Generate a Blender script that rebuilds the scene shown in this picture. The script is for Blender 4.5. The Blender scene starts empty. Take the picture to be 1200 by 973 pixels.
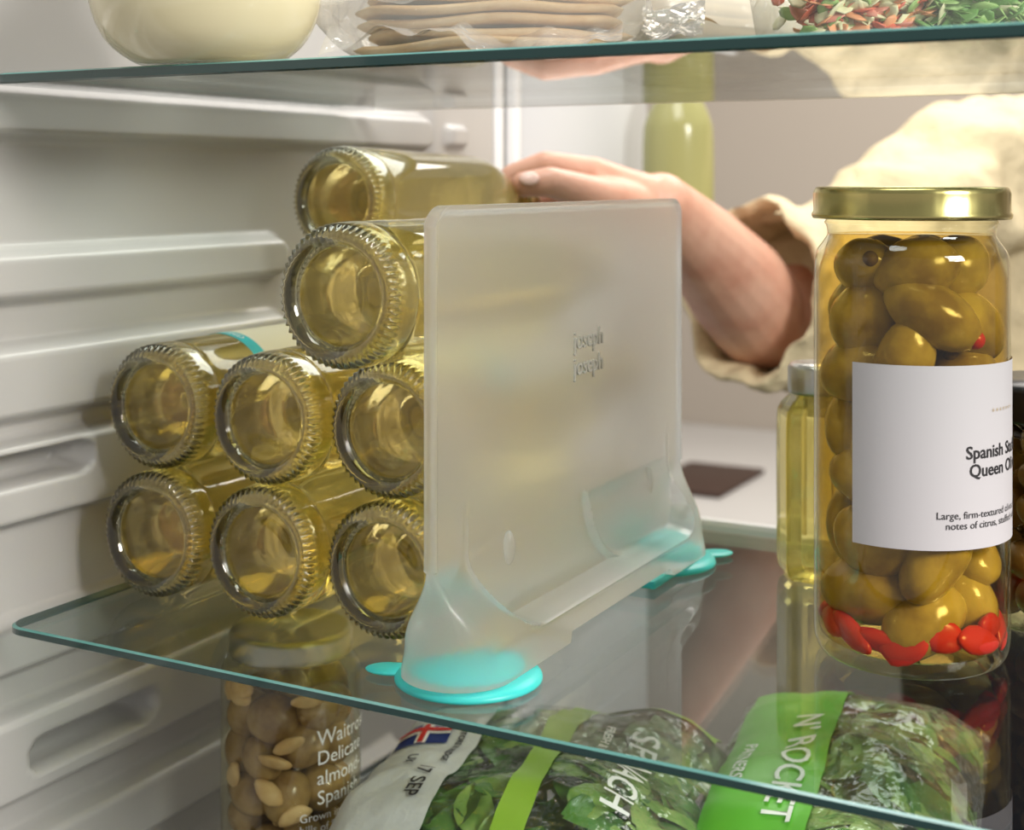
import bpy, bmesh, math, random
import numpy as np
from mathutils import Vector, Matrix, noise, Euler
random.seed(7)
S=bpy.context.scene
COL=S.collection
YAW=math.radians(28.4)

# ---------------------------------------------------------------- helpers
def lin(c):
    return tuple(((v/255)/12.92 if v/255<=0.04045 else ((v/255+0.055)/1.055)**2.4) for v in c)+(1.0,)
def newmat(name):
    m=bpy.data.materials.new(name); m.use_nodes=True
    nt=m.node_tree; nt.nodes.clear()
    out=nt.nodes.new('ShaderNodeOutputMaterial')
    return m,nt,out
def add_bump(nt,scale,strength,dist=0.002,detail=3,stretch=None):
    tc=nt.nodes.new('ShaderNodeTexCoord')
    n=nt.nodes.new('ShaderNodeTexNoise'); n.inputs['Scale'].default_value=scale; n.inputs['Detail'].default_value=detail
    if stretch:
        mp=nt.nodes.new('ShaderNodeMapping'); mp.inputs['Scale'].default_value=stretch
        nt.links.new(tc.outputs['Object'],mp.inputs[0]); nt.links.new(mp.outputs[0],n.inputs['Vector'])
    else: nt.links.new(tc.outputs['Object'],n.inputs['Vector'])
    b=nt.nodes.new('ShaderNodeBump'); b.inputs['Strength'].default_value=strength; b.inputs['Distance'].default_value=dist
    nt.links.new(n.outputs['Fac'],b.inputs['Height'])
    return b
def pbr(name,col,rough=0.5,metal=0,spec=0.5,trans=0,ior=1.45,sss=0,bump=None,var=None,coat=0):
    m,nt,out=newmat(name)
    p=nt.nodes.new('ShaderNodeBsdfPrincipled')
    p.inputs['Base Color'].default_value=lin(col)
    p.inputs['Roughness'].default_value=rough
    p.inputs['Metallic'].default_value=metal
    p.inputs['Specular IOR Level'].default_value=spec
    p.inputs['Transmission Weight'].default_value=trans
    p.inputs['IOR'].default_value=ior
    p.inputs['Coat Weight'].default_value=coat
    if sss:
        p.inputs['Subsurface Weight'].default_value=sss
        p.inputs['Subsurface Radius'].default_value=(0.01,0.004,0.002)
        p.inputs['Subsurface Scale'].default_value=0.6
    if var:
        col2,scale,lo,hi=var
        tc=nt.nodes.new('ShaderNodeTexCoord')
        n=nt.nodes.new('ShaderNodeTexNoise'); n.inputs['Scale'].default_value=scale; n.inputs['Detail'].default_value=4
        r=nt.nodes.new('ShaderNodeValToRGB')
        r.color_ramp.elements[0].position=lo; r.color_ramp.elements[0].color=lin(col)
        r.color_ramp.elements[1].position=hi; r.color_ramp.elements[1].color=lin(col2)
        nt.links.new(tc.outputs['Object'],n.inputs['Vector'])
        nt.links.new(n.outputs['Fac'],r.inputs[0]); nt.links.new(r.outputs[0],p.inputs['Base Color'])
    if bump:
        b=add_bump(nt,*bump); nt.links.new(b.outputs[0],p.inputs['Normal'])
    nt.links.new(p.outputs[0],out.inputs[0])
    return m
def schlick(nt,f0,bump=None):
    lw=nt.nodes.new('ShaderNodeLayerWeight'); lw.inputs['Blend'].default_value=0.5
    if bump: nt.links.new(bump.outputs[0],lw.inputs['Normal'])
    pw=nt.nodes.new('ShaderNodeMath'); pw.operation='POWER'; pw.inputs[1].default_value=5
    nt.links.new(lw.outputs['Facing'],pw.inputs[0])
    ma=nt.nodes.new('ShaderNodeMath'); ma.operation='MULTIPLY_ADD'; ma.inputs[1].default_value=1-f0; ma.inputs[2].default_value=f0; ma.use_clamp=True
    nt.links.new(pw.outputs[0],ma.inputs[0])
    return ma.outputs[0]
def clear(name,tint,f0=0.04,rough=0.0,bump=None,haze=0.0,hazecol=(235,235,230)):
    """thin clear sheet: transparent body with schlick reflection"""
    m,nt,out=newmat(name)
    t=nt.nodes.new('ShaderNodeBsdfTransparent'); t.inputs[0].default_value=lin(tint)
    g=nt.nodes.new('ShaderNodeBsdfGlossy'); g.inputs['Roughness'].default_value=rough
    b=None
    if bump:
        b=add_bump(nt,*bump); nt.links.new(b.outputs[0],g.inputs['Normal'])
    fac=schlick(nt,f0,b)
    mx=nt.nodes.new('ShaderNodeMixShader')
    nt.links.new(fac,mx.inputs[0]); nt.links.new(t.outputs[0],mx.inputs[1]); nt.links.new(g.outputs[0],mx.inputs[2])
    last=mx
    if haze:
        d=nt.nodes.new('ShaderNodeBsdfDiffuse'); d.inputs[0].default_value=lin(hazecol)
        m2=nt.nodes.new('ShaderNodeMixShader'); m2.inputs[0].default_value=haze
        nt.links.new(mx.outputs[0],m2.inputs[1]); nt.links.new(d.outputs[0],m2.inputs[2]); last=m2
    nt.links.new(last.outputs[0],out.inputs[0])
    return m
def liquid(name,tint,ttint,ior,mixt,haze,hazecol,rough=0.0,coat=0.0,coatr=0.2):
    m,nt,out=newmat(name)
    p=nt.nodes.new('ShaderNodeBsdfPrincipled')
    p.inputs['Base Color'].default_value=lin(tint); p.inputs['Roughness'].default_value=rough
    p.inputs['Transmission Weight'].default_value=1; p.inputs['IOR'].default_value=ior
    p.inputs['Coat Weight'].default_value=coat; p.inputs['Coat Roughness'].default_value=coatr
    t=nt.nodes.new('ShaderNodeBsdfTransparent'); t.inputs[0].default_value=lin(ttint)
    a=nt.nodes.new('ShaderNodeMixShader'); a.inputs[0].default_value=mixt
    nt.links.new(p.outputs[0],a.inputs[1]); nt.links.new(t.outputs[0],a.inputs[2])
    d=nt.nodes.new('ShaderNodeBsdfDiffuse'); d.inputs[0].default_value=lin(hazecol)
    tl=nt.nodes.new('ShaderNodeBsdfTranslucent'); tl.inputs[0].default_value=lin(hazecol)
    dd=nt.nodes.new('ShaderNodeMixShader'); dd.inputs[0].default_value=0.5
    nt.links.new(d.outputs[0],dd.inputs[1]); nt.links.new(tl.outputs[0],dd.inputs[2])
    b=nt.nodes.new('ShaderNodeMixShader'); b.inputs[0].default_value=haze
    nt.links.new(a.outputs[0],b.inputs[1]); nt.links.new(dd.outputs[0],b.inputs[2])
    nt.links.new(b.outputs[0],out.inputs[0])
    return m
def obj(name,me,mats=None,parent=None,loc=None,rot=None,smooth=True):
    o=bpy.data.objects.new(name,me); COL.objects.link(o)
    if mats is not None and len(me.materials)==0:
        for m in (mats if isinstance(mats,(list,tuple)) else [mats]): me.materials.append(m)
    if smooth and len(me.polygons):
        me.polygons.foreach_set('use_smooth',[True]*len(me.polygons))
    if parent: o.parent=parent
    if loc is not None: o.location=loc
    if rot is not None: o.rotation_euler=rot
    return o
def empty(name,loc=(0,0,0),rot=(0,0,0)):
    e=bpy.data.objects.new(name,None); e.empty_display_size=0.02; COL.objects.link(e)
    e.location=loc; e.rotation_euler=rot; return e
class Acc:
    """fast accumulator for many small ellipsoids"""
    def __init__(s): s.v=[];s.f=[];s.m=[];s.n=0
_sph={}
def unit(u,v):
    if (u,v) in _sph: return _sph[(u,v)]
    V=[(0,0,1)];F=[]
    for j in range(1,v):
        th=math.pi*j/v
        for i in range(u):
            a=2*math.pi*i/u; V.append((math.sin(th)*math.cos(a),math.sin(th)*math.sin(a),math.cos(th)))
    V.append((0,0,-1)); last=len(V)-1
    for i in range(u): F.append((0,1+i,1+(i+1)%u))
    for j in range(v-2):
        for i in range(u):
            a=1+j*u+i;b=1+j*u+(i+1)%u; F.append((a,a+u,b+u,b))
    o=1+(v-2)*u
    for i in range(u): F.append((last,o+(i+1)%u,o+i))
    _sph[(u,v)]=(np.array(V),F); return _sph[(u,v)]
def ell(bm,c,rad,rot=(0,0,0),mi=0,u=20,v=12,warp=0.0,seed=0.0):
    M=Matrix.Translation(c)@Euler(rot).to_matrix().to_4x4()@Matrix.Diagonal((rad[0],rad[1],rad[2],1))
    if isinstance(bm,Acc):
        V,F=unit(u,v); A=np.array(M)
        if warp:
            k=1+warp*np.sin(2.1*V[:,0]+seed)*np.cos(2.7*V[:,1]+seed*1.7)+warp*0.6*np.sin(4*V[:,2]+seed*2.3)+warp*0.25*np.sin(9*V[:,1]+seed)*np.sin(8*V[:,0]+seed*.7)
            V=V*k[:,None]
        P=V@A[:3,:3].T+A[:3,3]
        bm.v.append(P); bm.f.extend([tuple(i+bm.n for i in f) for f in F]); bm.m.extend([mi]*len(F)); bm.n+=len(V)
        return M
    r=bmesh.ops.create_uvsphere(bm,u_segments=u,v_segments=v,radius=1,matrix=M)
    return M
def bmo(name,bm,mats,parent=None,loc=None,rot=None,smooth=True,autos=None):
    me=bpy.data.meshes.new(name)
    if isinstance(bm,Acc):
        me.from_pydata(np.concatenate(bm.v).tolist(),[],bm.f)
        for m in (mats if isinstance(mats,(list,tuple)) else [mats]): me.materials.append(m)
        me.polygons.foreach_set('material_index',bm.m)
    else:
        bm.normal_update(); bm.to_mesh(me); bm.free()
    o=obj(name,me,mats,parent,loc,rot,smooth)
    if autos:
        md=o.modifiers.new('es','EDGE_SPLIT'); md.split_angle=math.radians(autos)
    return o
def lathe_mesh(name,prof,segs=64,fn=None,closed=False):
    verts=[];faces=[]
    idx=[]
    for (r,z) in prof:
        if r<1e-6:
            idx.append([len(verts)]); verts.append((0,0,z))
        else:
            row=[]
            for i in range(segs):
                a=2*math.pi*i/segs
                rr=r if fn is None else fn(r,z,a)
                row.append(len(verts)); verts.append((rr*math.cos(a),rr*math.sin(a),z))
            idx.append(row)
    if closed: idx.append(idx[0])
    for k in range(len(idx)-1):
        A,B=idx[k],idx[k+1]
        for i in range(segs):
            j=(i+1)%segs
            if len(A)==1 and len(B)==1: continue
            if len(A)==1: faces.append((A[0],B[j],B[i]))
            elif len(B)==1: faces.append((A[i],A[j],B[0]))
            else: faces.append((A[i],A[j],B[j],B[i]))
    me=bpy.data.meshes.new(name); me.from_pydata(verts,[],faces); me.validate()
    bm=bmesh.new(); bm.from_mesh(me); bmesh.ops.recalc_face_normals(bm,faces=bm.faces); bm.to_mesh(me); bm.free()
    return me
def smoothprof(pts,n=6):
    out=[]
    P=[Vector(p) for p in pts]
    for i in range(len(P)-1):
        p0=P[max(i-1,0)];p1=P[i];p2=P[i+1];p3=P[min(i+2,len(P)-1)]
        for k in range(n):
            t=k/n
            v=0.5*((2*p1)+(-p0+p2)*t+(2*p0-5*p1+4*p2-p3)*t*t+(-p0+3*p1-3*p2+p3)*t**3)
            out.append((max(v.x,0),v.y))
    out.append(tuple(P[-1])); return out
def box(bm,x0,x1,y0,y1,z0,z1,bev=0,mi=0):
    r=bmesh.ops.create_cube(bm,size=1,matrix=Matrix.Translation(((x0+x1)/2,(y0+y1)/2,(z0+z1)/2))@Matrix.Diagonal((x1-x0,y1-y0,z1-z0,1)))
    vs=r['verts']
    fs=set(f for v in vs for f in v.link_faces)
    for f in fs: f.material_index=mi
    if bev:
        es=set(e for v in vs for e in v.link_edges)
        bmesh.ops.bevel(bm,geom=list(es),offset=bev,segments=3,affect='EDGES',profile=0.5)
def chain(bm,pts,rad,seg=20):
    for p,r in zip(pts,rad):
        bmesh.ops.create_icosphere(bm,subdivisions=3,radius=r,matrix=Matrix.Translation(p))
    for i in range(len(pts)-1):
        a=Vector(pts[i]);b=Vector(pts[i+1]);d=b-a
        if d.length<1e-6: continue
        q=d.to_track_quat('Z','Y').to_matrix().to_4x4()
        bmesh.ops.create_cone(bm,cap_ends=True,segments=seg,radius1=rad[i],radius2=rad[i+1],depth=d.length,matrix=Matrix.Translation((a+b)/2)@q)
def remesh(o,vox,smooth_it=6,fac=0.5):
    m=o.modifiers.new('r','REMESH'); m.mode='VOXEL'; m.voxel_size=vox; m.use_smooth_shade=True
    s=o.modifiers.new('s','SMOOTH'); s.factor=fac; s.iterations=smooth_it
def text(name,body,size,fn,mat,parent=None,align='CENTER',spacing=1.0,bold=0.0,extr=0):
    cu=bpy.data.curves.new(name,'FONT'); cu.body=body; cu.size=size; cu.align_x=align; cu.align_y='CENTER'
    cu.space_character=spacing; cu.offset=bold; cu.resolution_u=3; cu.extrude=extr
    t=bpy.data.objects.new(name+'_tmp',cu); COL.objects.link(t)
    dg=bpy.context.evaluated_depsgraph_get(); dg.update()
    me=bpy.data.meshes.new_from_object(t.evaluated_get(dg)); me.name=name
    bpy.data.objects.remove(t); bpy.data.curves.remove(cu)
    me.materials.clear()
    for v in me.vertices: v.co=Vector(fn(v.co.x,v.co.y,v.co.z))
    return obj(name,me,mat,parent,smooth=False)
def patch(name,x0,x1,y0,y1,fn,mat,parent,n=24,m=16):
    vs=[];fs=[]
    for j in range(m+1):
        for i in range(n+1):
            vs.append(fn(x0+(x1-x0)*i/n,y0+(y1-y0)*j/m))
    for j in range(m):
        for i in range(n):
            a=j*(n+1)+i; fs.append((a,a+1,a+n+2,a+n+1))
    me=bpy.data.meshes.new(name); me.from_pydata(vs,[],fs)
    return obj(name,me,mat,parent)

# ---------------------------------------------------------------- materials
M_liner=pbr('fridge_plastic',(186,184,181),0.26,spec=0.5,bump=(900,0.05,0.0005))
M_liner2=pbr('door_plastic',(206,208,211),0.35)
M_steel=pbr('brushed_steel',(170,172,176),0.3,metal=1)
M_white=pbr('white_trim',(236,236,236),0.3)
M_glass=clear('shelf_glass',(238,243,241),0.05)
M_edge=pbr('shelf_glass_edge',(14,62,60),0.08,spec=0.8,coat=0.5)
M_edge2=pbr('shelf_glass_edge_bevel',(96,150,144),0.1,spec=0.8)
M_wine=liquid('pale_yellow_wine',(254,240,168),(248,232,150),1.34,0.16,0.05,(248,226,124),coat=0.8,coatr=0.02)
M_ring=liquid('clear_bottle_glass',(255,250,214),(248,240,186),1.50,0.08,0.0,(235,225,170),coat=1.0,coatr=0.01)
M_turq=pbr('turquoise_paper',(40,180,190),0.5)
M_cream=pbr('cream_paper',(225,218,196),0.5)
M_cap=pbr('cap_metal',(205,190,130),0.3,metal=1)
M_cyan=pbr('cyan_silicone',(62,200,196),0.35,sss=0.3)
M_gold=pbr('gold_lid_metal',(204,188,124),0.25,metal=1)
M_silver=pbr('silver_lid_metal',(196,194,188),0.3,metal=1)
M_black=pbr('black_lid',(22,22,24),0.3)
M_jar=clear('jar_glass',(251,249,234),0.07)
M_brine=clear('brine',(246,230,180),0.0)
M_label=pbr('label_paper',(206,201,205),0.55)
M_ink=pbr('ink',(45,42,45),0.6)
M_inkgold=pbr('gold_ink',(206,178,120),0.4,metal=0.3)
M_inkw=pbr('white_ink',(245,245,240),0.5)
M_olive=pbr('green_olive',(196,178,96),0.20,spec=0.6,sss=0.10,var=((140,118,52),42,0.38,0.66),bump=(150,0.25,0.0016,4),coat=0.5)
M_olive2=pbr('brown_olive',(176,148,98),0.25,spec=0.6,var=((130,100,60),60,0.35,0.7),coat=0.3)
M_olive3=pbr('dark_olive',(112,80,40),0.25,spec=0.6)
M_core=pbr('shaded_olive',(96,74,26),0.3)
M_red=pbr('red_pepper',(204,50,44),0.25,sss=0.15)
M_almond=pbr('almond',(222,194,148),0.5,var=((206,168,116),90,0.4,0.7))
M_hole=pbr('olive_hole',(104,82,36),0.6)
M_skin=pbr('skin',(220,172,148),0.42,sss=0.10,var=((198,138,114),22,0.4,0.7),bump=(220,0.3,0.0015))
M_nail=pbr('nail',(240,204,190),0.25)
M_shirt=pbr('cream_shirt_cotton',(220,204,168),0.85,spec=0.2,bump=(26,0.8,0.015,5))
M_navy=pbr('navy_trousers',(26,28,38),0.8,bump=(300,0.3,0.001))
M_wall=pbr('kitchen_wall_paint',(178,168,156),0.8)
M_floor=pbr('kitchen_floor_tile',(92,88,84),0.5,var=((82,78,74),6,0.4,0.6))
M_counter=pbr('counter_stone',(200,198,195),0.3)
M_cab=pbr('cabinet_paint',(176,172,166),0.5)
M_dark=pbr('dark_wood',(62,42,34),0.5)
M_ceram=pbr('cream_ceramic',(228,218,180),0.12,spec=0.6,coat=0.6)
M_green=pbr('green_print',(108,192,62),0.35)
M_lime=pbr('lime_print',(150,192,66),0.35)
M_leaf=pbr('leaf_green',(84,138,54),0.38,spec=0.4,sss=0.1,var=((42,88,30),40,0.35,0.65))
M_leaf2=pbr('leaf_light',(150,182,92),0.38,spec=0.4,var=((92,138,54),40,0.35,0.65))
M_film=clear('plastic_film',(252,254,252),0.09,0.05,bump=(24,1.0,0.016,4),haze=0.025)
M_film2=clear('plastic_film_soft',(248,246,242),0.09,0.10,bump=(26,1.0,0.010,5),haze=0.24)
M_panel=pbr('white_film_print',(210,213,210),0.3,bump=(34,0.6,0.006,4))
M_tub=clear('tub_plastic',(246,248,246),0.04,0.05,haze=0.10)
M_bread=pbr('flatbread',(232,210,172),0.8,var=((206,172,124),30,0.42,0.68),bump=(60,0.3,0.003))
M_greenglass=pbr('olive_green_bottle',(158,156,104),0.15,spec=0.5)
M_navyp=pbr('navy_ink',(30,50,120),0.5)
M_frost=liquid('frosted_plastic',(254,254,253),(246,246,244),1.17,0.03,0.14,(250,249,246),rough=0.46,coat=0.8,coatr=0.18)
M_frost2=pbr('embossed_plastic',(186,181,174),0.2,spec=0.8,coat=0.6)

# ---------------------------------------------------------------- refrigerator shell
fridge=empty('refrigerator')
WX=-0.590
def rbox(Y,Z,y0,y1,z0,z1,r):
    cy,cz=(y0+y1)/2,(z0+z1)/2; hy,hz=(y1-y0)/2-r,(z1-z0)/2-r
    qy=np.abs(Y-cy)-hy; qz=np.abs(Z-cz)-hz
    return np.sqrt(np.maximum(qy,0)**2+np.maximum(qz,0)**2)+np.minimum(np.maximum(qy,qz),0)-r
def ss(x,w):
    t=np.clip((x+w)/(2*w),0,1); return t*t*(3-2*t)
ny,nz=280,500
ys=np.linspace(0.15,1.05,ny); zs=np.linspace(-0.42,0.50,nz)
Yg,Zg=np.meshgrid(ys,zs)
h=np.zeros_like(Yg)
ridges=[
 (-0.2,0.945,0.246,0.272,0.012,0.004,0.010),
 (-0.2,0.760,0.160,0.186,0.014,0.004,0.010),
 (-0.2,0.760,0.098,0.136,0.014,0.004,0.010),
 (-0.2,0.760,0.044,0.086,0.015,0.003,0.010),
 (-0.2,0.900,-0.034,-0.008,0.013,0.003,0.006),
 (-0.2,0.760,-0.100,-0.056,0.015,0.003,0.010),
 (-0.2,0.760,-0.156,-0.122,0.014,0.004,0.010),
 (-0.2,0.900,-0.225,-0.196,0.013,0.003,0.006),
 (0.972,1.000,0.300,0.318,0.006,0.002,0.003),
 (0.972,1.000,0.250,0.266,0.006,0.002,0.003),
 (0.95,1.3,-1,1,0.004,0.006,0.003),
]
for (a,b,c,d,H,w,r) in ridges:
    h+=H*ss(-rbox(Yg,Zg,a,b,c,d,r),w)
for (a,b,c,d) in [(0.45,0.577,0.0645,0.0805),(0.537,0.627,-0.088,-0.071)]:
    h-=0.028*ss(-rbox(Yg,Zg,a,b,c,d,0.007),0.0016)
verts=np.stack([WX+h,Yg,Zg],-1).reshape(-1,3)
faces=[]
for j in range(nz-1):
    for i in range(ny-1):
        a=j*ny+i; faces.append((a,a+1,a+ny+1,a+ny))
me=bpy.data.meshes.new('liner'); me.from_pydata(verts.tolist(),[],faces)
obj('liner_side',me,M_liner,fridge)
bm=bmesh.new()
box(bm,WX-0.06,WX-0.03,0.15,1.05,-0.42,0.50)
bmo('outer_side',bm,M_liner2,fridge,smooth=False)
bm=bmesh.new()
box(bm,WX-0.05,WX+0.006,1.052,1.066,-0.42,0.5,0.002,0)
box(bm,WX-0.05,WX+0.002,1.068,1.080,-0.42,0.5,0.002,1)
box(bm,WX-0.05,WX+0.008,1.082,1.094,-0.42,0.5,0.002,0)
box(bm,WX-0.05,WX+0.000,1.096,1.110,-0.42,0.5,0.002,1)
bmo('door_gasket',bm,[M_white,M_steel],fridge,autos=30)
bm=bmesh.new()
box(bm,WX-0.07,WX-0.01,1.115,1.42,-0.42,0.5,0.006,0)
box(bm,WX-0.01,WX+0.09,1.30,1.42,0.14,0.152,0.003,0)
box(bm,WX+0.082,WX+0.09,1.30,1.42,0.15,0.19,0.003,0)
bmo('open_door',bm,M_liner2,fridge,autos=30)

# ---------------------------------------------------------------- glass shelves
def shelf(name,x0,x1,y0,y1,zt,th=0.0045,r=0.012,rail=(0.0035,-0.012)):
    e=empty(name,(0,0,zt))
    pts=[]
    for cx,cy,a0 in [(x0+r,y0+r,180),(x1-r,y0+r,270),(x1-r,y1-r,0),(x0+r,y1-r,90)]:
        for k in range(9):
            a=math.radians(a0+90*k/8); pts.append((cx+r*math.cos(a),cy+r*math.sin(a)))
    bm=bmesh.new(); n=len(pts); cxm,cym=(x0+x1)/2,(y0+y1)/2
    def ring(z,ins):
        out=[]
        for (x,y) in pts:
            out.append(bm.verts.new((x-math.copysign(ins,x-cxm),y-math.copysign(ins,y-cym),z)))
        return out
    A=ring(0,0.0012);B=ring(-0.0008,0);C=ring(-th+0.0008,0);D=ring(-th,0.0012)
    f=bm.faces.new(A); f.material_index=0
    f=bm.faces.new(list(reversed(D))); f.material_index=0
    for P,Q,mi in [(A,B,2),(B,C,1),(C,D,1)]:
        for i in range(n):
            j=(i+1)%n; f=bm.faces.new((P[j],P[i],Q[i],Q[j])); f.material_index=mi
    bmesh.ops.recalc_face_normals(bm,faces=bm.faces)
    bmo('pane',bm,[M_glass,M_edge,M_edge2],e,smooth=False)
    bm=bmesh.new(); box(bm,x0+0.02,x1,y1-0.002,y1+0.007,rail[1],rail[0],0.001)
    bmo('back_rail',bm,M_white,e,autos=30)
    return e
shelf('glass_shelf',-0.566,0.12,0.507,0.872,0.0)
shelf('glass_shelf',-0.577,0.12,0.507,0.830,0.2775,th=0.0055,rail=(0.0005,-0.0055))
shelf('glass_shelf',-0.566,0.12,0.507,0.872,-0.19)

# ---------------------------------------------------------------- bottles
R=0.034
ringp=smoothprof([(0.0225,0.0050),(0.0245,0.0015),(0.0270,0.0),(0.0298,0.0010),(0.0322,0.0042),(0.0336,0.009),(0.034,0.015),(0.0338,0.0185),(0.0325,0.0175),(0.0308,0.011),(0.0280,0.0072),(0.0250,0.0065)],3)
def knurl(r,z,a):
    w=math.exp(-((z-0.0036)/0.0026)**2) if r>0.027 else 0
    return r+0.0012*w*math.cos(56*a)
ring_me=lathe_mesh('bottle_ring_mesh',ringp,280,knurl,closed=True)
prof=smoothprof([(0,0.0090),(0.010,0.0086),(0.020,0.0070),(0.0245,0.0068),(0.0280,0.0078),(0.0306,0.0112),(0.0322,0.0170),(0.0334,0.021),(0.0338,0.026)],4)
prof+=smoothprof([(0.034,0.03),(0.034,0.09),(0.034,0.155),(0.0325,0.170),(0.028,0.186),(0.021,0.199),(0.0155,0.209),(0.0138,0.219),(0.0135,0.236),(0.0135,0.243)],5)
prof+=[(0,0.244)]
wine_me=lathe_mesh('wine_bottle_mesh',prof,96)
cap_me=lathe_mesh('cap_mesh',[(0.0,0.250),(0.013,0.250),(0.0152,0.2485),(0.0152,0.236),(0.0141,0.2355)],48)
def bottle(loc,rotz=0,tilt=0,spin=0,label=False):
    e=empty('wine_bottle',loc,(math.radians(-90)+tilt,0,rotz))
    obj('glass_body',wine_me,M_wine,e)
    obj('base_ring',ring_me,M_ring,e,rot=(0,0,spin))
    obj('cap',cap_me,M_cap,e)
    if label:
        def fn(a,z): return (0.03425*math.cos(a),0.03425*math.sin(a),z)
        a0=math.radians(-90)
        patch('label',a0-0.9,a0+1.1,0.066,0.150,fn,M_cream,e,40,4)
        patch('label_band',a0-0.9,a0+1.1,0.056,0.0660,fn,M_turq,e,40,2)
        def tf(x,y,z):
            a=a0-0.2+x/0.034; return (0.0345*math.cos(a),0.0345*math.sin(a),0.061-y)
        text('label_text','FRESH PRESSED',0.006,tf,M_inkw,e)
    return e
for X,Y,Z,sp,lb in [(-0.382,0.572,R,0.4,0),(-0.456,0.570,R,1.9,0),(-0.530,0.572,R,2.7,0),
                 (-0.380,0.572,3*R,0.15,1),(-0.453,0.570,3*R,-0.2,0),(-0.529,0.574,3*R,-0.1,1),
                 (-0.376,0.526,5*R+0.0005,1.0,0)]:
    bottle((X,Y,Z+0.0003),0,0,sp,lb)
bottle((-0.510,0.713,0.211),0.0,math.radians(-1.5),2.2)

# ---------------------------------------------------------------- divider
div=empty('fridge_divider',(-0.320,0.517,0.0))
L=0.285; HT=0.2125; Z0=0.0055
def smst(x,a,b):
    t=min(1,max(0,(x-a)/(b-a))); return t*t*(3-2*t)
def wprof(z):
    return 0.0017+0.0205*smst(0.060-z,0,0.040)**1.2+0.0036*smst(0.020-z,0,0.015)
def rr_sd(y,z,y0,y1,z0,rl,rr):
    zt=0.3
    r=rl if y<(y0+y1)/2 else rr
    cy,cz=(y0+y1)/2,(z0+zt)/2
    qy=abs(y-cy)-((y1-y0)/2-r); qz=abs(z-cz)-((zt-z0)/2-r)
    return -(math.hypot(max(qy,0),max(qz,0))+min(max(qy,qz),0)-r)
def htop(y):
    r=0.014
    q=min(y,L-y)
    return HT if q>=r else HT-r+math.sqrt(max(0,r*r-(r-q)**2))
def W(y,z):
    wf=wprof(z)
    sd=rr_sd(y,z,0.030,0.262,0.021,0.036,0.020); s=smst(sd,-0.0005,0.0015)
    t=max(0,1-(z-0.02)/0.045)
    win=0.0020+0.0045*t**2
    w=wf*(1-s)+min(wf,win)*s
    q=min(y,L-y)
    if q<wf: w=min(w,math.sqrt(max(0,wf*wf-(wf-q)**2)))
    if z<0.075 and q>0.02: w+=0.0011*math.exp(-((sd+0.0012)/0.0011)**2)
    if z<0.062 and s>0.5:
        s2=rr_sd(y,z,0.150,0.40,0.022,0.036,0.02)
        w+=0.0026*math.exp(-(s2/0.0014)**2)+0.0018*smst(s2,-0.001,0.001)*smst(0.062-z,0,0.01)
    b=min(q,htop(y)-z)
    if z>0.055: w+=0.0014*(1-smst(b,0.0022,0.0040))*(1 if q>0.0002 else 0)
    return w
yl=sorted(set([0,0.0004,0.001,0.0018,0.0028,0.004,0.0055]+[0.0075+0.0012*i for i in range(230)]+[L-t for t in (0,0.0004,0.001,0.0018,0.0028,0.004,0.0055)]))
yl=[y for y in yl if y<=L]
zl=[Z0+0.0009*i for i in range(78)]; zz=zl[-1]
while zz<HT-0.016: zz+=0.004; zl.append(zz)
zl=[z for z in zl if z<HT-0.014]+[HT-0.014+0.014*math.sin(math.radians(90*k/14)) for k in range(15)]
bm=bmesh.new(); grids=[]
def notch(y): return 0.0045*smst(min(y-0.085,0.215-y),0,0.004)
for sgn in (1,-1):
    G=[]
    for y in yl:
        row=[]
        for z in zl:
            z2=min(z,htop(y)); z2=max(z2,Z0+notch(y))
            row.append(bm.verts.new((sgn*W(y,z2),y,z2)))
        G.append(row)
    grids.append(G)
for k,G in enumerate(grids):
    for i in range(len(yl)-1):
        for j in range(len(zl)-1):
            q=(G[i][j],G[i+1][j],G[i+1][j+1],G[i][j+1])
            bm.faces.new(q if k==0 else q[::-1])
A,B=grids
for i in range(len(yl)-1):
    bm.faces.new((A[i+1][0],A[i][0],B[i][0],B[i+1][0]))
    bm.faces.new((A[i][-1],A[i+1][-1],B[i+1][-1],B[i][-1]))
for j in range(len(zl)-1):
    bm.faces.new((A[0][j],A[0][j+1],B[0][j+1],B[0][j]))
    bm.faces.new((A[-1][j+1],A[-1][j],B[-1][j],B[-1][j+1]))
bmesh.ops.remove_doubles(bm,verts=bm.verts,dist=0.00005)
bmesh.ops.recalc_face_normals(bm,faces=bm.faces)
bmo('frosted_plate',bm,M_frost,div,autos=50)
for nm,yc,tabdir in (('suction_pad_front',0.034,(-0.8,-0.25)),('suction_pad_rear',L-0.030,(0.65,0.7))):
    me=lathe_mesh(nm,smoothprof([(0,0.0003),(0.028,0.0003),(0.0325,0.0004),(0.0332,0.0018),(0.032,0.0034),(0.029,0.0048),(0.024,0.0054),(0.021,0.0070),(0.016,0.0092),(0.009,0.0104),(0,0.0108)],3),64)  # raised middle added so a cyan glow shows through the foot
    obj(nm,me,M_cyan,div,(0,yc,0))
    bm=bmesh.new()
    d=Vector((tabdir[0],tabdir[1],0)).normalized()
    p=Vector((0,yc,0))+d*0.036
    ell(bm,(p.x,p.y,0.0022),(0.012,0.008,0.0016),(0,0,math.atan2(d.y,d.x)))
    bmo(nm+'_tab',bm,M_cyan,div)
bm=bmesh.new(); box(bm,-0.020,0.0205,0.20,0.25,0.0004,0.0050,0.001); bmo('cyan_strip',bm,M_cyan,div,autos=30)  # thin cyan strip along the rear bottom edge of the base
bm=bmesh.new()
for y in (0.066,0.232):
    ell(bm,(0.0030,y,0.052),(0.0030,0.0035,0.008))
bmo('clip_bosses',bm,M_frost,div)
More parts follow.
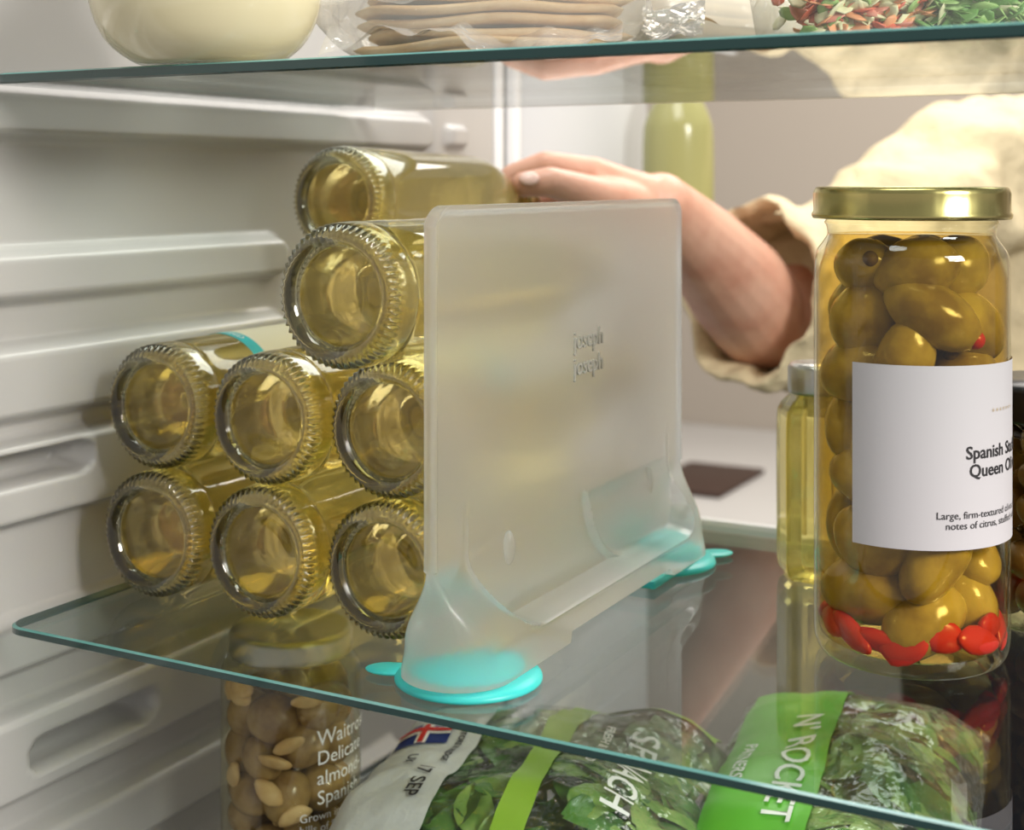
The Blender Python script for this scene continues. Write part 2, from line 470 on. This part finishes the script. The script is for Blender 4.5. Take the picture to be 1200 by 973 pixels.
def df(x,y,z): return (0.0021+z, 0.155+x, 0.134+y)
text('embossed_wordmark','joseph\njoseph',0.0135,df,M_frost2,div,extr=0.0005)

# ---------------------------------------------------------------- olive jar
def spiral_olives(bm,Rin,z0,z1,ra,rb,seed,mred,mhole,per=5,dens=0.92,core=0,neck=None,warp=0.0):
    rnd=random.Random(seed); z=z0+rb
    while z<z1-rb*0.5:
        off=rnd.random()*6.28
        for i in range(per):
            a=off+2*math.pi*i/per+rnd.uniform(-.2,.2)
            s=rnd.uniform(.82,1.08); B=rb*s; A=ra*rnd.uniform(.88,1.14)
            rr=Rin-B*rnd.uniform(1.02,1.22)
            if neck and z>neck: rr-=0.006; A*=.9
            c=Vector((rr*math.cos(a),rr*math.sin(a),min(z1-B,max(z0+B*.9,z+rnd.uniform(-.4,.4)*rb))))
            rot=(rnd.uniform(-0.6,0.6),rnd.uniform(-1.3,1.3) if not(neck and z>neck) else rnd.uniform(-.3,.3),a+math.pi/2+rnd.uniform(-.35,.35))
            M=ell(bm,c,(A,B,B*0.97),rot,0,28,18,warp,rnd.random()*6)
            tip=M@Vector((rnd.choice((-1,1))*0.93,0,0))
            if mred is not None and rnd.random()<0.30:
                ell(bm,tip,(rb*.27,)*3,(0,0,0),mred,10,8)
            elif rnd.random()<0.45:
                ell(bm,tip,(rb*.22,)*3,(0,0,0),mhole,10,8)
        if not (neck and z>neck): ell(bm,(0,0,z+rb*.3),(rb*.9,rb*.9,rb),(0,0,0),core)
        z+=rb*2*dens
JX,JY=-0.154,0.681
jar=empty('olive_jar',(JX,JY,0))
JR=0.0448
jp=smoothprof([(0,0.004),(0.02,0.0028),(0.034,0.0006),(0.039,0.0006),(0.0425,0.003),(0.0445,0.008),(0.0448,0.015)],4)
jp+=[(0.0448,0.05),(0.0448,0.10),(0.0448,0.15)]
jp+=smoothprof([(0.0448,0.178),(0.0446,0.184),(0.0435,0.190),(0.0405,0.1945),(0.0385,0.198),(0.0390,0.202),(0.0400,0.2035),(0.0388,0.206),(0.0385,0.214)],4)
me=lathe_mesh('glass',jp,96); obj('glass',me,M_jar,jar)
me=lathe_mesh('brine',[(0,0.0065),(0.036,0.0065),(0.0420,0.010),(0.0434,0.018),(0.0436,0.178),(0.0395,0.1905),(0.0375,0.198),(0.0,0.198)],64); obj('brine',me,M_brine,jar)
lp=[(0.038,0.2055),(0.0452,0.2055),(0.0458,0.2066),(0.0458,0.2078),(0.0450,0.2088),(0.0450,0.2172),(0.0446,0.2190),(0.0436,0.2202),(0.0420,0.2204),(0.0405,0.2196),(0.0,0.2192)]
me=lathe_mesh('lid',lp,120,lambda r,z,a: r+(0.00025*math.cos(70*a) if (0.209<z<0.2175 and r>0.044) else 0)); obj('lid',me,M_gold,jar)
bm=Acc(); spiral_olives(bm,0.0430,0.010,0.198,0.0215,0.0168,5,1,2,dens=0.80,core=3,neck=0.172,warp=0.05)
rnd=random.Random(3)
for i in range(15):
    a=-1.35+2*math.pi*i/15+rnd.uniform(-.12,.12); r=0.0365+rnd.random()*.003
    ell(bm,(r*math.cos(a),r*math.sin(a),0.0125+rnd.random()*0.007),(0.009+rnd.random()*.005,0.0035,0.005+rnd.random()*.003),(rnd.uniform(-.3,.3),rnd.uniform(-.5,.5),a+1.57),1,20,12,0.14,rnd.random()*6)
bmo('olives',bm,[M_olive,M_red,M_hole,M_core],jar)
tc=math.atan2(-JY,-JX)
def lf(off):
    return lambda a,z:(( JR+off)*math.cos(a),(JR+off)*math.sin(a),z)
patch('label',tc-math.radians(34),tc+math.radians(100),0.0600,0.1415,lf(0.0006),M_label,jar,60,4)
def jt(deg,z0):
    def f(x,y,z):
        a=tc+math.radians(deg)+x/JR; return ((JR+0.0009)*math.cos(a),(JR+0.0009)*math.sin(a),z0+y)
    return f
text('label_title','Spanish Stuffed\nQueen Olives',0.0080,jt(62,0.0985),M_ink,jar,bold=0.00012)
text('label_note','Large, firm-textured olives, with delicate\nnotes of citrus, stuffed with peppers',0.0046,jt(62,0.0730),M_ink,jar)
text('label_crest','* * * * * * *',0.004,jt(62,0.120),M_inkgold,jar)

dj=empty('brown_olive_jar',(-0.098,0.766,0))
me=lathe_mesh('glass',smoothprof([(0,0.003),(0.03,0.001),(0.036,0.002),(0.040,0.008),(0.0405,0.02),(0.0405,0.09),(0.039,0.098),(0.035,0.103),(0.034,0.108)],4),64); obj('glass',me,M_jar,dj)
me=lathe_mesh('lid',[(0.034,0.104),(0.0395,0.104),(0.0400,0.106),(0.0400,0.119),(0.0385,0.122),(0,0.122)],64); obj('lid',me,M_black,dj)
bm=Acc(); spiral_olives(bm,0.038,0.006,0.100,0.013,0.0105,9,None,0,8); bmo('olives',bm,[M_olive3],dj)

ob=empty('small_oil_jar',(-0.227,0.787,0))
sq=lambda r,z,a: r*(1/max(abs(math.cos(((a)%(math.pi/3))-math.pi/6)),.5))*0.93
me=lathe_mesh('glass',smoothprof([(0,0.003),(0.018,0.001),(0.022,0.002),(0.0245,0.008),(0.0248,0.03),(0.0248,0.085),(0.023,0.096),(0.017,0.103),(0.016,0.108)],4),72,sq); obj('glass',me,liquid('oil_glass',(240,230,150),(236,226,140),1.4,0.2,0.08,(206,192,96)),ob)
me=lathe_mesh('lid',[(0.015,0.104),(0.0185,0.104),(0.019,0.106),(0.019,0.118),(0.0175,0.1205),(0,0.1205)],64,lambda r,z,a:r+0.0002*math.cos(40*a)); obj('lid',me,M_silver,ob)

wj=empty('almond_olive_jar',(-0.503,0.662,-0.19))
me=lathe_mesh('glass',smoothprof([(0,0.004),(0.03,0.001),(0.036,0.002),(0.0395,0.008),(0.040,0.02),(0.040,0.09),(0.040,0.128),(0.0385,0.136),(0.035,0.141),(0.034,0.15)],4),80); obj('glass',me,M_jar,wj)
me=lathe_mesh('lid',[(0.034,0.1425),(0.0352,0.1425),(0.0358,0.144),(0.0354,0.146),(0.0354,0.153),(0.034,0.156),(0.031,0.1565),(0.030,0.1555),(0,0.1555)],80); obj('lid',me,M_silver,wj)
bm=Acc(); spiral_olives(bm,0.0378,0.006,0.138,0.0140,0.0130,21,None,0,7,warp=0.04)
rnd=random.Random(8)
for i in range(12):
    a=-math.pi/2-0.9+rnd.random()*2.6; ell(bm,(0.0350*math.cos(a),0.0350*math.sin(a),0.02+rnd.random()*.11),(0.0095,0.003,0.0055),(rnd.uniform(-1,1),rnd.uniform(-1,1),a+1.57),1,16,10,0.12,rnd.random()*6)
bmo('olives',bm,[M_olive2,M_almond],wj)
wc=math.atan2(-0.660,0.507)
def wt(deg,z0,x0=0):
    def f(x,y,z):
        a=wc+math.radians(deg)+x/0.0404; return (0.0406*math.cos(a),0.0406*math.sin(a),z0+y)
    return f
text('print_title','Waitrose',0.0120,wt(20,0.104),M_inkw,wj,align='LEFT')
text('print_desc','Delicate\nalmond-\nSpanish',0.0110,wt(20,0.082),M_inkw,wj,align='LEFT')
text('print_note','Grown in the\nhills of Seville',0.0065,wt(6,0.058),M_inkw,wj,align='LEFT')

# ---------------------------------------------------------------- salad bags
def make_bag(name,loc,rotz,a,b,hh,seed,leafmat,nleaf,prints,tilt=(0,0)):
    e=empty(name,loc,(tilt[0],tilt[1],rotz))
    def zf(u,v):
        u=max(-1,min(1,u)); v=max(-1,min(1,v))
        return ((1-abs(u)**3.0)**0.6)*((1-abs(v)**3.0)**0.6)
    def F(x,y,off=0.0,side=1):
        u=x/a; v=y/b
        k=zf(u,v)
        n=noise.noise(Vector((x*16,y*16,seed)))*0.012+noise.noise(Vector((x*45,y*30,seed+5)))*0.004
        edge=noise.noise(Vector((x*60,y*60,seed+2)))*0.003*(1-k)
        return (x,y,(hh*k if side>0 else -0.62*hh*k)+(n if side>0 else 0.3*n)*min(1,k*2)+off+edge)
    for nm,sd in (('film_top',1),('film_bottom',-1)):
        patch(nm,-a,a,-b,b,lambda x,y:F(x,y,0,sd),M_film,e,64,64)
    rnd=random.Random(seed); V=[];Fc=[];Mi=[]
    for i in range(nleaf):
        x=rnd.uniform(-.85,.85)*a; y=rnd.uniform(-.85,.85)*b; k=F(x,y)[2]
        z=rnd.uniform(-0.3,0.93)*k*0.94 if i%3==0 else k*rnd.uniform(.75,.93)
        l=rnd.uniform(.014,.028); w=l*rnd.uniform(.45,.75)
        M=Matrix.Translation((x,y,z-0.002))@Euler((rnd.uniform(-.7,.7),rnd.uniform(-.7,.7),rnd.uniform(0,6.28))).to_matrix().to_4x4()
        N=6; g=[]
        c1=rnd.uniform(-.5,.8); ph=rnd.random()*6; mi=0 if rnd.random()<.7 else 1
        for p in range(N+1):
            t=p/N; wid=w*math.sin(math.pi*min(1,t*0.97+.02))**0.7; row=[]
            for q in (-1,-.5,0,.5,1):
                zz=c1*l*(t-.5)**2+abs(q)*wid*0.35+0.0018*math.sin(9*t+ph+q*3)
                vv=M@Vector(((t-.5)*2*l,q*wid,zz))
                lim=F(vv.x,vv.y)[2]-0.002
                if vv.z>lim: vv.z=lim-0.001*abs(math.sin(ph+p))
                vv.x=max(-.97*a,min(.97*a,vv.x)); vv.y=max(-.97*b,min(.97*b,vv.y))
                row.append(len(V)); V.append(tuple(vv))
            g.append(row)
        for p in range(N):
            for q in range(4):
                Fc.append((g[p][q],g[p+1][q],g[p+1][q+1],g[p][q+1])); Mi.append(mi)
    me=bpy.data.meshes.new('leaves'); me.from_pydata(V,[],Fc)
    for m in leafmat: me.materials.append(m)
    me.polygons.foreach_set('material_index',Mi)
    obj('leaves',me,leafmat,e)
    for kind,nm,args,mt in prints:
        if kind=='p':
            x0,x1,y0,y1=args
            patch(nm,x0,x1,y0,y1,lambda x,y:F(x,y,0.0009),mt,e,50,20)
        elif kind=='pz':
            x0,x1,y0,y1,off=args
            patch(nm,x0,x1,y0,y1,lambda x,y:F(x,y,off),mt,e,12,12)
        else:
            body,sz,cx,cy,ang=args
            ca,sa=math.cos(ang),math.sin(ang)
            text(nm,body,sz,lambda x,y,z:F(cx+x*ca-y*sa,cy+x*sa+y*ca,0.0024),mt,e,bold=0.0002)
    return e
ang=math.radians(-78.3)
def c2w(x,d): return (0.8795*x-0.476*d,0.476*x+0.8795*d)
prA=[('p','stripe',(-0.115,0.115,0.000,0.017),M_lime),('p','label_patch',(-0.125,-0.095,0.02,0.09),M_lime),
     ('t','name_print',('SPINACH',0.022,-0.014,0.056,0),M_inkw),('t','sub_print',('FRESH & WASHED',0.007,-0.03,0.036,0),M_inkw),
     ('p','white_panel',(-0.075,0.12,-0.100,-0.036),M_panel),
     ('t','date_print',('17 SEP',0.012,0.030,-0.050,0),M_ink),('t','uk_print',('UK',0.008,0.0,-0.066,0),M_ink),
     ('t','small_print',('STORE IN FRIDGE',0.005,-0.02,-0.047,0),M_ink),
     ('pz','flag_blue',(-0.052,-0.028,-0.088,-0.055,0.0018),M_navyp),('pz','flag_white_bar',(-0.0435,-0.0365,-0.088,-0.055,0.0024),M_inkw),
     ('pz','flag_white_cross',(-0.052,-0.028,-0.075,-0.068,0.0024),M_inkw),('pz','flag_red_bar',(-0.0418,-0.0382,-0.088,-0.055,0.0030),M_red),
     ('pz','flag_red_cross',(-0.052,-0.028,-0.0733,-0.0697,0.0030),M_red)]
x,y=c2w(0.008,0.780); make_bag('spinach_bag',(x,y,-0.141),ang,0.130,0.102,0.046,3,[M_leaf,M_leaf2],220,prA,(0,0.10))
prB=[('p','green_band',(-0.124,0.12,-0.064,-0.004),M_green),
     ('t','name_print',("N' ROCKET",0.023,0.012,-0.022,0),M_inkw),('t','sub_print',('PARTNERS',0.010,0.01,-0.050,0),M_inkw)]
x,y=c2w(0.183,0.800); make_bag('rocket_bag',(x,y,-0.141),ang-0.08,0.128,0.076,0.046,11,[M_leaf2,M_leaf],200,prB,(0,0.12))

# ---------------------------------------------------------------- upper shelf goods
x,y=c2w(-0.148,0.69)
bowl=empty('cream_vase',(x,y,0.278))
pr=smoothprof([(0,0.001),(0.026,0.0005),(0.036,0.003),(0.048,0.013),(0.0550,0.030),(0.0545,0.048),(0.047,0.066),(0.034,0.078),(0.028,0.086),(0.030,0.096),(0.031,0.097),(0.028,0.096),(0.025,0.086),(0.02,0.07),(0,0.06)],5)
me=lathe_mesh('body',pr,96); obj('body',me,M_ceram,bowl)

M_seal=clear('crimped_seal',(250,248,244),0.12,0.06,bump=(30,1.0,0.012,4),haze=0.16)
def bread_pack(name,loc,rotz,n,rad,seed,film):
    e=empty(name,loc,(0,0,rotz))
    rnd=random.Random(seed); V=[];F_=[]
    segs=72
    sp=0.0062
    for i in range(n):
        ox,oy=rnd.uniform(-.003,.003),rnd.uniform(-.003,.003); base=len(V); ph=rnd.random()*9
        prof=[(0,-1),(.55,-1),(.93,-.8),(1.0,0),(.93,.8),(.55,1),(0,1)]
        for (r,zz) in prof:
            for k in range(segs):
                a=2*math.pi*k/segs
                wv=1+0.02*math.sin(3*a+ph)+0.012*math.sin(7*a+ph*2)
                wz=0.0014*r*math.sin(2*a+ph)+0.0009*r*math.sin(5*a+ph)
                V.append((ox+rad*r*wv*math.cos(a),oy+rad*.8*r*wv*math.sin(a),0.0065+i*sp+zz*0.0028+wz))
        for j in range(len(prof)-1):
            for k in range(segs):
                p=base+j*segs+k;q=base+j*segs+(k+1)%segs; F_.append((p,q,q+segs,p+segs))
    me=bpy.data.meshes.new('flatbreads'); me.from_pydata(V,[],F_); obj('flatbreads',me,M_bread,e)
    a,b=rad*1.2,rad*0.97; hh=(n*sp+0.010)/2
    def F(x,y,sd):
        u=max(-1,min(1,x/a)); v=max(-1,min(1,y/b)); k=((1-u**4)**.5)*((1-v**4)**.5)
        nn=noise.noise(Vector((x*40,y*40,seed)))*0.006+noise.noise(Vector((x*110,y*60,seed)))*0.002
        z=hh+sd*(hh*k)+nn*(1-k*.5)*(0.5 if sd<0 else 1)
        return (x,y,max(0.0012,z))
    for nm,sd in (('film_top',1),('film_bottom',-1)):
        patch(nm,-a,a,-b,b,lambda x,y:F(x,y,sd),film,e,64,48)
    def seal(x,y): return (a-0.004+x,y*b*0.9,hh*.8+noise.noise(Vector((x*60,y*3,seed)))*0.012+0.002*math.sin(y*60)+x*0.05)
    patch('end_seal',0,0.03,-1,1,seal,M_seal,e,10,80)
    def seal2(x,y):
        u=y
        return (u*a*0.85,-b+0.006-x,max(0.001,hh*.55+noise.noise(Vector((u*2.2,x*20,seed+3)))*0.012+noise.noise(Vector((u*7,x*15,seed+6)))*0.004-x*(0.45+0.15*math.sin(u*4))))
    patch('front_seal',0,0.024,-1,1,seal2,M_seal,e,12,110)
    return e
x,y=c2w(-0.010,0.747); bread_pack('flatbread_pack',(x,y,0.278),YAW-0.12,9,0.070,4,M_film2)
M_film3=clear('milky_film',(248,246,240),0.09,0.12,bump=(26,1.0,0.010,5),haze=0.62,hazecol=(236,230,214))
x,y=c2w(0.116,0.852); bread_pack('bread_bag',(x,y,0.278),YAW+0.5,9,0.049,9,M_film3)

x,y=c2w(0.200,0.690)
tub=empty('salad_tub',(x,y,0.2780),(0,0,YAW))
def rr_ring(bm,hx,hy,r,z):
    out=[]
    for cx,cy,a0 in [(-hx+r,-hy+r,180),(hx-r,-hy+r,270),(hx-r,hy-r,0),(-hx+r,hy-r,90)]:
        for k in range(7):
            a=math.radians(a0+15*k); out.append(bm.verts.new((cx+r*math.cos(a),cy+r*math.sin(a),z)))
    return out
bm=bmesh.new()
rings=[rr_ring(bm,*q) for q in [(0.070,0.048,0.016,0.001),(0.073,0.051,0.018,0.004),(0.083,0.060,0.02,0.07),(0.087,0.064,0.02,0.071)]]
bm.faces.new(rings[0][::-1])
for P,Q in zip(rings,rings[1:]):
    n=len(P)
    for i in range(n): bm.faces.new((P[i],P[(i+1)%n],Q[(i+1)%n],Q[i]))
bmo('container',bm,M_tub,tub,autos=40)
bm=Acc(); rnd=random.Random(2)
for i in range(1200):
    z=rnd.uniform(0.009,0.062); s=0.067+z*0.15
    if i%3: c=(rnd.uniform(-s,s)*.93,-(s-0.022)*rnd.uniform(.83,.93),z)
    else: c=(rnd.uniform(-s,s)*.93,rnd.uniform(-1,1)*(s-0.022)*.90,z)
    left=c[0]<-0.01
    mi=rnd.choice([0,4,3,3,2,1,2]) if left else rnd.choice([1,1,1,2,5,5])
    l=rnd.uniform(.004,.009) if left else rnd.uniform(.006,.011)
    ell(bm,c,(l,rnd.uniform(.003,.006) if left else rnd.uniform(.004,.008),rnd.uniform(.0006,.0014)),(rnd.uniform(-1.2,1.2),rnd.uniform(-.7,.7),rnd.random()*6.28),mi,8,6,0.15,rnd.random()*6)
bmo('chopped_vegetables',bm,[pbr('tomato_bits',(216,112,88),0.4),pbr('lettuce_bits',(150,186,112),0.5),pbr('pale_bits',(222,222,182),0.5),pbr('carrot_bits',(230,164,118),0.5),pbr('pink_bits',(222,150,130),0.5),pbr('deep_lettuce_bits',(104,152,78),0.5)],tub)

x,y=-0.540,1.355
db=empty('olive_oil_bottle',(x,y,0.1525))
me=lathe_mesh('glass',smoothprof([(0,0.002),(0.030,0.0),(0.035,0.006),(0.036,0.03),(0.036,0.11),(0.032,0.135),(0.018,0.165),(0.013,0.19),(0.013,0.24),(0,0.242)],5),64); obj('glass',me,M_greenglass,db)
me=lathe_mesh('cap',[(0.0125,0.228),(0.0155,0.228),(0.0155,0.252),(0,0.253)],40); obj('cap',me,M_gold,db)

# ---------------------------------------------------------------- person
px0,py0=c2w(0.605,1.6)
person=empty('person',(px0,py0,0),(0,0,YAW))
P=lambda x,y,z:(x-0.605,y-1.6,z)
bm=bmesh.new()
wr=P(0.1176,1.12,0.205)
elb=P(0.228,1.30,0.096)
chain(bm,[elb,P(0.198,1.25,0.130),P(0.160,1.19,0.168),wr],[0.046,0.046,0.036,0.0245])
chain(bm,[P(0.285,1.345,0.11),elb],[0.052,0.046])
kn=[P(0.062,1.085,0.229),P(0.064,1.108,0.224),P(0.067,1.128,0.211),P(0.072,1.142,0.196)]
for k,r in zip(kn,(0.0125,0.0122,0.0115,0.0105)): 
    w2=Vector(wr)*0.9+Vector(k)*0.1
    chain(bm,[w2,(Vector(wr)+Vector(k))/2,k],[0.020,0.0155,r])
chain(bm,[kn[0],P(0.026,1.078,0.236),P(0.000,1.080,0.227),P(-0.012,1.078,0.212)],[0.0118,0.0096,0.0084,0.0074])
chain(bm,[kn[1],P(0.029,1.112,0.230),P(0.004,1.112,0.216),P(0.001,1.099,0.201)],[0.0118,0.0096,0.0086,0.0076])
chain(bm,[kn[2],P(0.036,1.138,0.212),P(0.013,1.132,0.197),P(0.013,1.112,0.188)],[0.011,0.0092,0.0082,0.0072])
chain(bm,[kn[3],P(0.046,1.150,0.192),P(0.027,1.142,0.181),P(0.025,1.124,0.176)],[0.010,0.0082,0.0073,0.0064])
chain(bm,[P(0.100,1.108,0.203),P(0.062,1.058,0.213),P(0.028,1.030,0.222),P(0.009,1.026,0.220)],[0.019,0.0135,0.0112,0.0094])
arm=bmo('arm_and_hand',bm,M_skin,person); remesh(arm,0.0020,5)
bm=bmesh.new(); ell(bm,P(0.013,1.0175,0.2245),(0.0075,0.0026,0.0055),(-0.5,0,0.1)); bmo('thumb_nail',bm,M_nail,person)
bm=bmesh.new()
chain(bm,[P(0.275,1.345,0.105),P(0.38,1.43,0.165),P(0.475,1.51,0.215),P(0.60,1.60,0.235)],[0.066,0.078,0.085,0.085])
for dx in (-0.09,0,0.09,0.18):
    chain(bm,[P(0.62+dx,1.62,0.20),P(0.62+dx,1.62,0.0),P(0.62+dx,1.62,-0.22)],[0.105,0.115,0.12])
chain(bm,[P(0.66,1.63,0.27),P(0.80,1.65,0.26)],[0.075,0.075])
chain(bm,[P(0.665,1.63,0.30),P(0.665,1.63,0.36)],[0.062,0.055])
chain(bm,[P(0.80,1.65,0.235),P(0.90,1.66,0.20),P(0.98,1.62,0.0),P(0.97,1.60,-0.1)],[0.085,0.08,0.07,0.065])
sh=bmo('shirt',bm,M_shirt,person); remesh(sh,0.006,8)
tx=bpy.data.textures.new('folds','CLOUDS'); tx.noise_scale=0.07; tx.noise_depth=1
dm=sh.modifiers.new('d','DISPLACE'); dm.texture=tx; dm.strength=0.045; dm.mid_level=0.5
ax=(Vector(elb)-Vector(wr)).normalized()
ax=(ax+Vector((0.55,0.25,0.25))).normalized()
c0=Vector(P(0.216,1.262,0.124))
s1=ax.cross(Vector((0,0,1))).normalized(); s2=s1.cross(ax).normalized()
def cuff(name,t0,t1,r0,r1,seed):
    vs=[];fs=[];n=96;rows=22
    for j in range(rows+1):
        t=j/rows
        for i in range(n):
            a=2*math.pi*i/n
            fold=0.008*noise.noise(Vector((math.cos(a)*2.2,math.sin(a)*2.2,seed+t*2.5)))+0.0030*math.sin(7*a+seed+4*t)+0.003*noise.noise(Vector((math.cos(a)*6,math.sin(a)*6,seed+t*6)))
            if t<0.7:
                tt=t/0.7; s=t1+(t0-t1)*tt; r=r1+(r0-r1)*tt+0.004*math.sin(math.pi*tt)
            else:
                tt=(t-0.7)/0.3; s=t0+(t1-t0)*0.6*tt; r=r0-0.006*min(1,tt*3)
            p=c0+ax*s+s1*math.cos(a)*(r+fold)+s2*math.sin(a)*(r*1.18+fold)
            vs.append(p)
    for j in range(rows):
        for i in range(n):
            k=(i+1)%n; fs.append((j*n+i,j*n+k,(j+1)*n+k,(j+1)*n+i))
    me=bpy.data.meshes.new(name); me.from_pydata(vs,[],fs); return obj(name,me,M_shirt,person)
cuff('sleeve_cuff',-0.012,0.045,0.068,0.071,1)
cuff('sleeve_fold',0.022,0.12,0.064,0.074,4)
bm=bmesh.new()
for dx in (-0.06,0.12):
    chain(bm,[P(0.62+dx,1.62,-0.22),P(0.62+dx,1.62,-0.60),P(0.62+dx,1.64,-1.06)],[0.125,0.095,0.07])
tr=bmo('trousers',bm,M_navy,person); remesh(tr,0.01,6)
bm=bmesh.new()
for dx in (-0.06,0.12):
    ell(bm,P(0.62+dx,1.57,-1.115),(0.045,0.12,0.035))
bmo('shoes',bm,M_black,person)

# ---------------------------------------------------------------- kitchen
bm=bmesh.new(); box(bm,-3.5,3.5,3.2,3.3,-1.15,1.4); bmo('wall_back',bm,M_wall,smooth=False)
bm=bmesh.new(); box(bm,-3.5,3.5,-2.0,3.3,-1.25,-1.15); bmo('floor',bm,M_floor,smooth=False)
kc=empty('kitchen_counter')
bm=bmesh.new(); box(bm,-2.6,3.0,2.30,3.199,-0.40,-0.36,0.005); bmo('worktop',bm,M_counter,kc,autos=30)
bm=bmesh.new()
for i in range(9):
    x0=-2.58+i*0.62; box(bm,x0,x0+0.612,2.34,3.199,-1.05,-0.402,0.004)
box(bm,-2.58,2.99,2.40,3.199,-1.149,-1.051)
bmo('cabinets',bm,M_cab,kc,autos=30)
bm=bmesh.new(); box(bm,-1.06,-0.90,2.46,2.72,-0.3595,-0.350,0.004); bmo('wooden_tray',bm,M_dark,autos=30)

# ---------------------------------------------------------------- lights
def area(name,loc,target,size,energy,col=(1,1,1),sy=None):
    l=bpy.data.lights.new(name,'AREA'); l.energy=energy; l.size=size; l.color=col
    if sy: l.shape='RECTANGLE'; l.size_y=sy
    o=bpy.data.objects.new(name,l); COL.objects.link(o); o.location=loc
    o.rotation_euler=(Vector(target)-Vector(loc)).to_track_quat('-Z','Y').to_euler(); return o
area('softbox_key',(0.95,0.25,0.75),(-0.35,0.7,0.05),0.45,23,(1,0.965,0.905))
area('softbox_top',(-0.25,0.55,1.25),(-0.35,0.7,0),0.6,10,(1,0.98,0.945))
area('kitchen_ceiling_light',(-0.3,2.1,1.35),(-0.5,2.2,-0.5),1.2,37,(1,0.935,0.86))
w=bpy.data.worlds.new('world'); S.world=w; w.use_nodes=True
w.node_tree.nodes['Background'].inputs[0].default_value=(1,0.97,0.94,1); w.node_tree.nodes['Background'].inputs[1].default_value=0.40

# ---------------------------------------------------------------- camera
cam=bpy.data.cameras.new('camera'); co=bpy.data.objects.new('camera',cam); COL.objects.link(co)
co.location=(0,0,0.224); co.rotation_euler=(math.radians(90),0,YAW)
cam.lens=50.0; cam.sensor_width=36; cam.shift_y=-0.2304; cam.clip_start=0.02; cam.clip_end=50
cam.dof.use_dof=True; cam.dof.focus_distance=0.66; cam.dof.aperture_fstop=9
S.camera=co
S.view_settings.view_transform='Standard'
